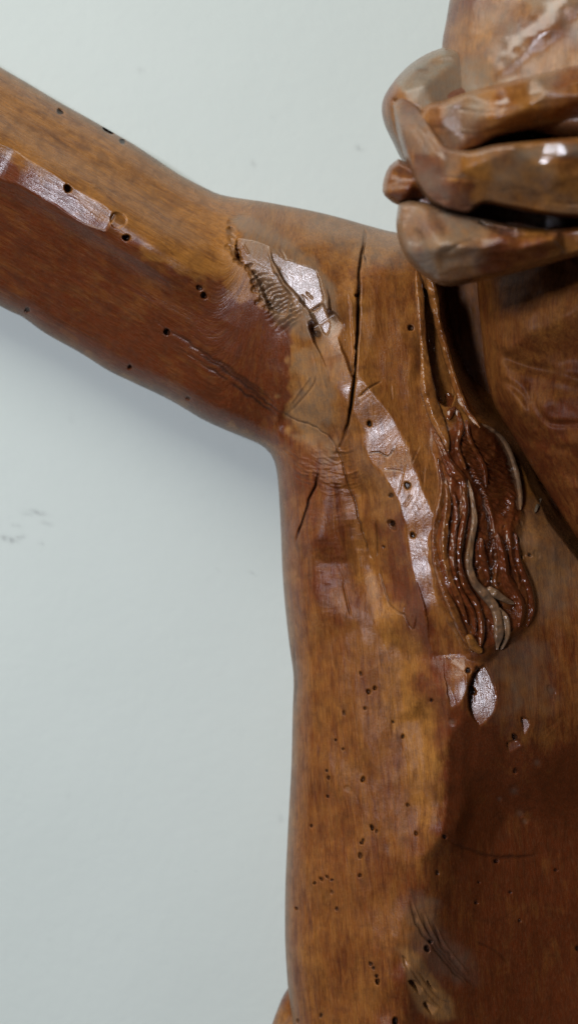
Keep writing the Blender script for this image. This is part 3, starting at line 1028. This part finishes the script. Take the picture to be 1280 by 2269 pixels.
# --- varnish colour: reddish coat, bare wood, some shade, rim light and gloss painted in
F.red[:] = .35
F.paint('red', [(-700, -40), (0, 345), (130, 425), (262, 505), (350, 560), (470, 630), (610, 720), (640, 800), (628, 880), (600, 990), (0, 690), (-700, 320)], 1.0, 10, 26)  # reddish coat, with shade of the lower arm plane painted in
F.paint('red', [(-700, -400), (0, 140), (450, 410), (520, 480), (520, 600), (440, 605), (250, 490), (0, 330), (-700, -60)], .04, 16, 10, 15)  # tan wood, with the lit upper arm plane painted paler
F.paint('red', [(520, 430), (880, 510), (880, 600), (790, 600), (700, 560), (560, 480)], .20, 25)
F.paint('red', [(640, 760), (740, 780), (770, 900), (745, 980), (650, 960), (630, 880)], .10, 14, 40)
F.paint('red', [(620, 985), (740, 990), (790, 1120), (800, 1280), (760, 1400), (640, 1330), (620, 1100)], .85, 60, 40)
F.paint('red', [(650, 1400), (860, 1420), (990, 1640), (985, 1850), (900, 2020), (860, 2290), (640, 2290), (640, 1600)], .60, 40, 30)
F.paint('red', [(820, 1280), (860, 1290), (985, 1560), (990, 1840), (930, 1820), (880, 1620)], .12, 26, 16)
F.paint('red', [(1000, 1440), (1300, 1300), (1300, 1720), (1000, 1640)], .75, 40, 20)  # shade on the right pectoral painted as a redder, darker tint
F.paint('red', [(1000, 1850), (1420, 1850), (1420, 2500), (860, 2500), (890, 2200), (960, 2000)], 1.05, 60, 20)  # shade on the turned-away belly painted in through the red tint
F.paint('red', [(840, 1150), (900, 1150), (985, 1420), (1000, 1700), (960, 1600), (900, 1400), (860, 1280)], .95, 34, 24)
F.paint('red', [(992, 1560), (1110, 1640), (1420, 1680), (1420, 1900), (1000, 1860), (990, 1700)], 1.1, 26, 16)  # dark band beneath the pectoral: its shade painted into red
F.paint('red', [(900, 1960), (1000, 1940), (1080, 2060), (900, 2000)], .9, 40, 20)
F.paint('red', [(870, 2100), (900, 2120), (900, 2290), (840, 2290)], .8, 20, 14)
F.paint('red', [(800, 600), (920, 600), (940, 860), (1000, 1000), (960, 1200), (900, 1000), (830, 880)], .55, 25, 20)
F.paint('grey', [(640, 770), (730, 780), (740, 930), (740, 985), (650, 950), (645, 900)], .34, 26, 40)
F.paint('grey', [(640, 450), (900, 505), (900, 590), (800, 575), (700, 520)], .34, 22, 12)
F.paint('grey', [(514, 480), (560, 480), (720, 600), (740, 730), (660, 740), (600, 700)], .45, 10, 8)
F.paint('red', [(880, 2100), (920, 2110), (1000, 2230), (990, 2260), (930, 2240)], .1, 10, 6)  # scraped chips, their pale gloss painted into red and grey
F.paint('grey', [(880, 2100), (920, 2110), (1000, 2230), (990, 2260), (930, 2240)], .22, 14, 6)
F.paint('grey', [(900, 1980), (940, 1985), (1050, 2180), (960, 2150), (900, 2070)], .25, 26, 20)
F.paint('grey', [(1080, 1460), (1180, 1420), (1180, 1560), (1120, 1600)], .30, 60, 40)
F.paint('grey', [(1150, 1120), (1260, 1150), (1280, 1330), (1180, 1320)], .30, 60, 40)
rim_light = smooth01(1 - F.sd / 22.0)
F.grey = np.maximum(F.grey, .45 * rim_light)  # rim light along the silhouette painted into grey
# gloss: less varnish where the wood is bare
F.rough[:] = .05
for b_, m_ in BEVELS:
    F.rough[b_] -= .07 * m_
F.paint('rough', [(620, 1000), (720, 1000), (800, 1200), (860, 1420), (640, 1420)], .10, 30)
F.paint('rough', [(640, 740), (745, 780), (745, 985), (640, 960)], .16, 20)
F.paint('rough', [(640, 1420), (950, 1480), (980, 1850), (870, 2290), (640, 2290)], .14, 40)
F.paint('rough', [(1000, 1680), (1300, 1690), (1300, 2290), (1020, 2290)], .12, 30)

F.paint('rough', [(514, 485), (555, 480), (640, 540), (700, 580), (725, 680), (735, 745), (700, 730), (640, 690), (600, 690), (545, 600)], -.03, 8, 6)
F.paint('rough', [(1046, 1490), (1075, 1470), (1096, 1510), (1112, 1570), (1113, 1620), (1085, 1638), (1050, 1600), (1032, 1555)], -.03, 5, 3)
F.paint('rough', [(985, 1450), (1030, 1470), (1032, 1560), (1005, 1590)], -.02, 8, 3)
F.paint('rough', [(1118, 1640), (1150, 1635), (1156, 1665), (1135, 1678)], -.06, 5, 3)
F.paint('rough', [(880, 2105), (905, 2115), (960, 2180), (1005, 2245), (980, 2272), (930, 2240), (900, 2180)], .04, 5, 3)
# hair bed: a raised, cut-away mass the strands lie on
F.plane([(935, 640), (950, 640), (985, 760), (1010, 860), (1000, 900), (960, 880), (942, 760)], -.25, .12, 5, 40, .2, 3, 71)
HAIR_BED = [(965, 955), (1005, 940), (1060, 935), (1110, 985), (1140, 1050), (1152, 1130), (1142, 1190), (1150, 1250), (1172, 1300), (1178, 1350),
            (1160, 1395), (1110, 1425), (1080, 1455), (1045, 1450), (1010, 1390), (975, 1310), (962, 1230), (972, 1150), (985, 1080), (975, 1010)]
bb, mm = F.mask(HAIR_BED, 15, 5, 72)
F.H[bb] += mm * (34 + 7 * fbm(F.X[bb], F.Y[bb], 20, 76, 3))
F.paint('red', HAIR_BED, 1.0, 8, 4)
F.paint('grey', HAIR_BED, .0, 8, 2)
F.paint('rough', HAIR_BED, -.08, 8, 2)
# rippled chisel marks over the lock
bb, mm = F.mask([(1020, 970), (1070, 975), (1110, 1020), (1132, 1080), (1130, 1140), (1090, 1130), (1060, 1080), (1030, 1020)], 12, 5, 73)
X, Y = F.X[bb], F.Y[bb]
ph = (Y + .75 * (X - 1070) * -.6) + 9 * fbm(X, Y, 26, 74, 2)
F.H[bb] += mm * 4.6 * np.sin(ph / 13.0 * 2 * math.pi)
F.H[bb] += mm * 3.0 * fbm(X, Y, 10, 75, 2)
for pts in ([(1015, 1000), (1050, 1060), (1075, 1120), (1085, 1180), (1085, 1260)], [(1090, 1160), (1095, 1230), (1088, 1290), (1110, 1330)],
            [(1120, 1180), (1125, 1240), (1140, 1290), (1135, 1340)]):
    F.line(pts, 4, 9, True, .55, 8, 3)
    F.line([(p[0] + 9, p[1]) for p in pts], 4, -5, True)
for _ in range(60):
    x, y = rr.uniform(1050, 1160), rr.uniform(1120, 1400)
    F.pit(x, y, rr.uniform(2.5, 5), rr.uniform(2, 6), 1.5, rr.uniform(1, 2), rr.uniform(.1, .6))


def grain_body(ax, ay, ah):
    f = np.where(ax > MID, 2 * MID - ax, ax)
    aw = smooth01((620 - f + (700 - ay) * .25) / 160) * smooth01((1010 - ay) / 60 + .5)
    # torso grain fans a little out of the vertical
    t = np.stack([f * .01 - (ay - 1200) * .0008, ay * .01, ah * .006], 1)
    a = np.stack([(-f * sa + ay * ca) * .01, (f * ca + ay * sa) * .01, ah * .006], 1)
    return t * (1 - aw[:, None]) + a * aw[:, None]


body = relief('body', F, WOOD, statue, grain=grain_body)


def body_h(x, y):
    i = np.clip(np.searchsorted(F.xs, x), 0, len(F.xs) - 1)
    j = np.clip(np.searchsorted(F.ys, y), 0, len(F.ys) - 1)
    return F.H[j, i]


# ------------------------------------------------------------------ hair strands on the chest
hair_lock = bpy.data.objects.new('hair_lock', None)
hair_lock.empty_display_size = .02
COL.objects.link(hair_lock)
hair_lock.parent = statue
S = lambda pts, w, **k: sweep('hair_strand', pts, w, WOOD, hair_lock, body_h, **k)
S([(922, 598), (928, 650), (933, 720), (940, 800), (946, 860), (962, 915), (985, 970), (992, 1000)], [18, 20, 18, 22, 32, 30, 14], lift=10, red=.25, seed=2, cham=.3)
S([(948, 600), (960, 660), (970, 715), (986, 775), (1008, 850), (1030, 905), (1062, 948)], [22, 22, 18, 17, 16, 15, 12], lift=24, red=.35, seed=3, cham=-.3)
S([(962, 958), (975, 985), (1000, 1040), (1022, 1065), (1026, 1100), (1018, 1140), (1004, 1180)], [14, 22, 26, 24, 18, 14, 8], lift=5, red=.7, seed=4, ridges=2, rough=-.12)
S([(968, 1015), (980, 1075), (972, 1130), (962, 1180), (964, 1230), (978, 1290), (1002, 1350), (1026, 1405), (1046, 1446)],
  [10, 14, 18, 18, 18, 18, 20, 20, 14], lift=8, red=.45, seed=5, cham=.35, rough=-.05)
S([(985, 1060), (992, 1110), (986, 1165), (984, 1220), (996, 1280), (1018, 1335), (1036, 1385)], [10, 16, 17, 16, 16, 16, 8], lift=10, red=.6, seed=6, ridges=1, rough=-.08)
S([(1004, 1090), (1010, 1140), (1003, 1195), (1002, 1250), (1018, 1310), (1044, 1355), (1052, 1400)], [8, 14, 15, 15, 16, 16, 10], lift=12, red=.75, seed=7, cham=-.3, rough=-.1)
S([(1026, 1080), (1030, 1130), (1020, 1190), (1016, 1245), (1030, 1300), (1054, 1340), (1066, 1390), (1062, 1440)], [10, 15, 15, 12, 15, 18, 16, 12], lift=13, red=.8, seed=8, ridges=1, rough=-.1)
S([(1036, 1062), (1046, 1110), (1050, 1155), (1042, 1205), (1038, 1250), (1050, 1290), (1074, 1318), (1096, 1350), (1104, 1395), (1100, 1440)],
  [6, 10, 13, 15, 16, 18, 20, 22, 24, 16], lift=15, thick=.55, red=.3, grey=.42, seed=9, cham=.4)
S([(1078, 1302), (1100, 1318), (1120, 1330), (1138, 1338)], [10, 20, 14, 6], lift=19, red=.2, grey=.5, seed=10)
S([(1098, 1345), (1118, 1370), (1122, 1405), (1108, 1440)], [10, 18, 18, 10], lift=14, red=.2, grey=.5, seed=11, ridges=1)
S([(1064, 938), (1092, 955), (1118, 985), (1136, 1030), (1148, 1080), (1152, 1130)], [6, 11, 15, 17, 18, 10], lift=8, red=.15, grey=.5, seed=12, cham=-.3)
S([(1010, 905), (1020, 950), (1012, 990), (1030, 1040)], [8, 16, 14, 8], lift=8, red=.7, seed=13, rough=-.1)
S([(1032, 930), (1040, 975), (1068, 1030), (1076, 1080)], [8, 14, 16, 8], lift=7, red=.8, seed=14, ridges=1)
S([(1140, 1180), (1146, 1240), (1166, 1295), (1176, 1345), (1166, 1390)], [8, 14, 18, 18, 8], lift=3, red=1.0, seed=15, dirt=.1)
S([(1100, 1180), (1112, 1235), (1122, 1290), (1150, 1340), (1148, 1390)], [10, 26, 30, 30, 14], lift=6, red=1.0, seed=16, ridges=2, dirt=.05)
S([(1064, 1190), (1068, 1235), (1082, 1285)], [8, 22, 12], lift=8, red=.9, seed=17)
S([(1036, 1405), (1048, 1430), (1066, 1446)], [14, 26, 16], lift=16, red=.05, seed=18, cham=.4)
S([(990, 870), (1000, 900), (992, 930)], [16, 26, 12], lift=6, red=.8, seed=19, rough=-.18)
# added pale sliver standing in for a speck of light between hair and beard
sweep('light_speck', [(1184, 1136), (1190, 1120), (1198, 1104)], [5, 8, 5], WOOD, statue, body_h, lift=14, red=0, grey=1.0, seed=20, label='pale sliver for a speck of light')

# ------------------------------------------------------------------ head in the shade of the crown
def grid(poly, step, m=4):
    p = np.array(poly, float)
    return np.arange(p[:, 0].min() - m, p[:, 0].max() + m, step), np.arange(p[:, 1].min() - m, p[:, 1].max() + m, step)


head_poly = [(1050, 520), (1054, 600), (1060, 680), (1068, 760), (1078, 840), (1098, 905), (1135, 965), (1180, 1040), (1225, 1110), (1275, 1190), (1340, 1275),
             (1440, 1340), (1560, 1340), (1700, 1240), (1800, 1060), (1850, 800), (1850, 520), (1780, 260), (1640, 80), (1440, 0), (1240, 60), (1110, 260)]
H_ = Field(np.array(head_poly, float), *grid(head_poly, 3.0))
H_.H = tps([(1070, 560, 60), (1070, 700, 60), (1085, 820, 70), (1110, 900, 80), (1160, 1010, 60), (1230, 1100, 60), (1290, 1190, 60),
            (1150, 560, 130), (1150, 680, 150), (1130, 760, 170), (1200, 740, 185), (1280, 760, 200), (1200, 810, 130), (1280, 840, 140),
            (1140, 860, 150), (1150, 920, 140), (1220, 880, 170), (1280, 900, 190), (1240, 940, 160), (1250, 1020, 130), (1280, 1080, 120),
            (1450, 700, 260), (1450, 900, 280), (1450, 1100, 220), (1440, 1280, 100), (1650, 900, 200), (1650, 600, 200), (1800, 800, 70), (1450, 400, 240),
            (1450, 150, 130), (1650, 250, 120)], H_.X, H_.Y)
H_.line([(1085, 760), (1120, 790), (1170, 812), (1230, 828), (1290, 845), (1360, 850)], 14, 26, True, .15)
H_.line([(1098, 835), (1125, 850), (1160, 880), (1180, 930), (1185, 960)], 10, 18, True, .1)
H_.line([(1170, 850), (1185, 900), (1215, 935), (1260, 940), (1320, 935)], 9, 14, True, .1)
H_.line([(1130, 960), (1200, 985), (1280, 1000)], 14, 14, True, .1)
H_.facetize(46, 61, .9, 5, .3, 1.6, 2)
H_.H += facets(H_.X, H_.Y, 90, .08, 33, 1.4, 1.0) + 6 * fbm(H_.X, H_.Y, 60, 34, 3)
H_.H *= H_.edge(50)
H_.red[:] = .65
H_.paint('red', [(1060, 900), (1300, 950), (1400, 1300), (1200, 1120)], .9, 50, 20)
H_.paint('red', [(1200, 900), (1290, 890), (1290, 945), (1215, 940)], 1.0, 16, 6)
H_.rough[:] = .2
head = relief('head', H_, WOOD, statue, base=150, back=((10, -60), (50, -130), (110, -180)))

# ------------------------------------------------------------------ hair on the skull and the twisted crown
def strand(name, poly, pts, base, edge, seed, slope=.16, cell=60, red=.3, extra=None, step=3.0, label=None, back=((8, -30), (24, -60)), ax=1.8, ay=.8, parent=None, fac=38, rot=0.0, gr0=.16):
    f = Field(np.array(poly, float), *grid(poly, step))
    f.H = tps(pts, f.X, f.Y)
    f.H += facets(f.X + 10 * fbm(f.X, f.Y, 60, seed, 2), f.Y, cell, slope, seed, ax, ay) + 5 * fbm(f.X, f.Y, 70, seed + 1, 3)
    f.red[:] = red + .22
    f.rough[:] = .02
    f.grey[:] = gr0
    f.grey += .9 * fbm(f.X, f.Y, 80, seed + 70, 3)
    f.red += .9 * fbm(f.X, f.Y, 70, seed + 75, 3)
    f.grey = np.clip(f.grey, 0, 1)
    if fac:
        f.facetize(fac, seed + 40, 1.0, min(fac * .17, 5), rot, 2.2, 1)
        rs = np.random.default_rng(seed)
        for _ in range(int(14 * (np.ptp(f.xs) / 400))):
            x, y = rs.uniform(f.xs[0], min(f.xs[-1], 1400)), rs.uniform(f.ys[0], f.ys[-1])
            l = rs.uniform(30, 120)
            f.line([(x, y), (x + l * .5, y + rs.normal(0, .06) * l), (x + l, y + rs.normal(0, .1) * l)], rs.uniform(2, 4), rs.uniform(-2, 3), True, max(0, rs.uniform(-.2, .35)))
    if extra:
        extra(f)
    f.H *= f.edge(edge)
    return relief(name, f, WOOD, parent or statue, base=base, back=back, label=label)


# dark wood wound under the strands
crown = strand('crown', [(900, 300), (960, 200), (1060, 180), (1300, 150), (1800, 180), (1800, 540), (1300, 530), (1060, 560), (960, 560), (905, 470)],
       [(940, 400, 50), (1000, 300, 60), (1300, 300, 60), (1300, 480, 50), (1700, 350, 60), (1000, 520, 50)],
       400, 30, 113, .1, 60, 1.0, None, 6.0, back=((8, -60), (40, -140)))

def strand_on(part, name, *a, **k):
    return strand(name, *a, parent=part, **k)


def crown_strand(*a, **k):
    return strand('crown_strand', *a, parent=crown, **k)


def x_skull(f):
    f.crease([(1050, 170), (1120, 110), (1200, 40), (1280, -40)], .25, 14, 70)
    sx_, sy_ = spec_slope(1150, 80, 560)
    f.paint('rough', [(1095, 110), (1140, 50), (1250, -20), (1270, 10), (1130, 135)], -.08, 14, 6)
    f.grey += .16


strand_on(head, 'head_hair', [(975, 260), (978, 110), (988, 45), (1002, -30), (1040, -160), (1120, -300), (1280, -420), (1460, -450), (1680, -400), (1840, -220), (1920, 0), (1940, 300),
                     (1400, 330), (1100, 300)],
       [(985, 240, 90), (990, 100, 80), (1010, 0, 80), (1050, -150, 80), (1080, 100, 150), (1080, 220, 170), (1200, 50, 215), (1280, 150, 250), (1200, 220, 235),
        (1280, -100, 200), (1450, 0, 290), (1450, -300, 140), (1450, 200, 310), (1700, 100, 250), (1850, 100, 110), (1700, -300, 100)],
       330, 60, 101, .05, 130, .15, x_skull, fac=0, back=((20, -100), (80, -200), (160, -280)), label='hair carved over the skull')


def x_back(f):
    f.paint('grey', [(880, 190), (930, 120), (1040, 100), (1040, 240), (960, 250), (910, 215)], .85, 12, 14)
    f.line([(868, 215), (885, 240), (880, 290)], 5, 8, True, .4)


crown_strand([(984, 104), (945, 119), (905, 145), (872, 180), (850, 215), (845, 245), (852, 278), (868, 312), (884, 345), (905, 380), (940, 410), (985, 440), (1010, 400),
                        (1060, 300), (1060, 180), (1030, 110)],
       [(860, 240, 60), (875, 190, 80), (875, 300, 70), (920, 150, 90), (980, 120, 80), (930, 200, 140), (930, 290, 130), (900, 350, 90), (960, 380, 110), (985, 200, 130), (1000, 300, 110), (1040, 250, 80)],
       350, 22, 103, .10, 55, .3, x_back, label='crown strand turning round the temple')


def x_up(f):
    sx_, sy_ = spec_slope(1130, 222, 620)
    f.paint('rough', [(1090, 215), (1195, 195), (1185, 226), (1120, 242)], -.1, 10, 6)
    f.crease([(1000, 262), (1080, 262), (1130, 255), (1200, 240), (1300, 225), (1500, 215)], .45, 6, 40)
    f.paint('grey', [(985, 230), (1040, 230), (1060, 280), (1000, 320)], .5, 12, 6)


crown_strand([(925, 262), (945, 232), (984, 222), (1010, 212), (1060, 196), (1130, 178), (1200, 160), (1290, 140), (1450, 130), (1700, 150), (1860, 230), (1880, 300), (1700, 290), (1450, 272),
                        (1290, 272), (1230, 282), (1160, 292), (1100, 306), (1060, 330), (1010, 345), (970, 340), (940, 300)],
       [(945, 260, 40), (965, 300, 50), (985, 240, 75), (1005, 270, 95), (1020, 315, 80), (1060, 220, 105), (1060, 300, 95), (1100, 250, 140), (1130, 190, 120), (1140, 225, 150), (1200, 170, 125), (1200, 215, 158), (1200, 270, 90), (1280, 155, 130),
        (1280, 205, 165), (1280, 260, 85), (1450, 190, 180), (1450, 255, 90), (1700, 220, 100)],
       500, 12, 105, .10, 70, .12, x_up)


def x_mid(f):
    sx_, sy_ = spec_slope(1060, 365, 640)
    f.paint('rough', [(985, 350), (1150, 325), (1420, 305), (1420, 355), (1150, 388), (995, 396)], -.08, 10, 6)
    f.paint('red', [(915, 335), (980, 360), (990, 400), (1050, 400), (1060, 450), (1030, 475), (985, 470), (930, 400)], .95, 8, 5)
    f.paint('red', [(1060, 395), (1420, 380), (1420, 470), (1070, 458)], .1, 8, 5)
    f.paint('grey', [(1150, 330), (1420, 305), (1420, 340), (1150, 350)], .6, 8, 5)
    f.paint('grey', [(870, 225), (900, 215), (970, 310), (985, 355), (915, 335), (885, 290)], .35, 10, 5)
    f.crease([(880, 230), (915, 300), (950, 350), (985, 385)], .30, 6, 34)
    f.line([(905, 245), (960, 330), (985, 356)], 7, -4, True)


crown_strand([(868, 232), (884, 214), (905, 214), (940, 248), (968, 290), (995, 322), (1040, 330), (1090, 318), (1150, 311), (1290, 300), (1450, 298), (1700, 320), (1850, 380), (1850, 450),
                        (1700, 470), (1450, 482), (1290, 486), (1200, 478), (1120, 464), (1070, 456), (1040, 478), (1005, 474), (970, 462), (940, 440), (915, 400), (893, 340), (878, 290)],
       [(872, 232, 20), (885, 222, 25), (905, 222, 35), (940, 258, 110), (900, 280, 110), (925, 360, 140), (935, 290, 150), (960, 400, 175), (1000, 440, 180), (985, 350, 205), (985, 395, 192), (1060, 348, 236), (1060, 398, 224), (1060, 440, 185),
        (1150, 333, 262), (1150, 392, 248), (1150, 450, 195), (1280, 322, 276), (1280, 392, 258), (1280, 465, 195), (1450, 400, 260), (1700, 400, 190)],
       430, 13, 107, .10, 70, .2, x_mid)
crown_strand([(882, 352), (862, 368), (850, 395), (847, 424), (858, 440), (880, 454), (905, 452), (940, 445), (955, 420), (940, 385), (905, 362)],
       [(870, 380, 70), (858, 420, 60), (890, 390, 110), (885, 425, 85), (890, 446, 50), (925, 430, 60), (920, 390, 100)],
       425, 14, 109, .12, 34, .25, lambda f: (f.paint('red', [(850, 430), (890, 422), (945, 415), (940, 450), (870, 455)], 1.0, 5, 2), f.crease([(850, 428), (890, 420), (945, 412)], .5, 4, 22)),
       label='small crown strand end bulging out')


def x_low(f):
    sx_, sy_ = spec_slope(1150, 510, 620)
    f.plane([(1040, 486), (1070, 490), (1110, 503), (1200, 508), (1290, 503), (1420, 495), (1420, 517), (1290, 526), (1200, 528), (1110, 522)], sx_, sy_, 5, 0, .1, 3, 85, .62)
    f.paint('rough', [(1040, 480), (1200, 502), (1420, 490), (1420, 520), (1200, 532), (1060, 520)], -.08, 10, 6)
    sx_, sy_ = spec_slope(910, 520, 530)
    f.plane([(890, 505), (925, 505), (940, 530), (925, 548), (900, 540)], sx_, sy_ + .1, 4, 0, .2, 3, 86)
    f.crease([(905, 470), (950, 505), (975, 545), (1040, 535), (1110, 525), (1290, 530)], .40, 6, 40)
    f.line([(985, 562), (1020, 540), (1060, 528)], 4, 5, True, .15)
    f.paint('red', [(1090, 525), (1210, 535), (1220, 560), (1120, 600), (1060, 590)], .9, 14, 8)
    f.paint('red', [(885, 520), (930, 545), (960, 600), (930, 605), (895, 570)], .8, 12, 6)
    f.paint('grey', [(880, 455), (960, 460), (1000, 520), (960, 530), (890, 500)], .3, 12, 6)


crown_strand([(882, 452), (905, 444), (950, 450), (1000, 466), (1060, 480), (1130, 497), (1200, 506), (1290, 500), (1450, 490), (1700, 470), (1820, 470), (1800, 520), (1600, 530), (1400, 540), (1280, 568), (1200, 590), (1130, 608),
                        (1060, 624), (1000, 634), (965, 628), (935, 610), (905, 580), (884, 540), (877, 495)],
       [(890, 480, 60), (890, 530, 65), (925, 585, 75), (960, 500, 120), (970, 560, 145), (980, 615, 85), (1050, 500, 115), (1050, 560, 165), (1060, 610, 95), (1130, 510, 125), (1130, 555, 170),
        (1140, 595, 105), (1200, 515, 130), (1200, 545, 168), (1210, 580, 110), (1280, 508, 130), (1280, 535, 160), (1280, 560, 115), (1450, 510, 150), (1700, 500, 100)],
       480, 14, 111, .10, 60, .25, x_low)
# ------------------------------------------------------------------ cloth fold behind the hip
cl = [(560, 2420), (590, 2310), (604, 2265), (614, 2238), (628, 2205), (650, 2180), (700, 2180), (760, 2260), (780, 2420)]
strand('loincloth', cl, [(600, 2350, 30), (620, 2280, 40), (650, 2220, 40), (700, 2260, 70), (700, 2380, 80)], -40, 26, 115, .12, 50, .6, None, 4.0, back=((6, -15), (20, -30)))
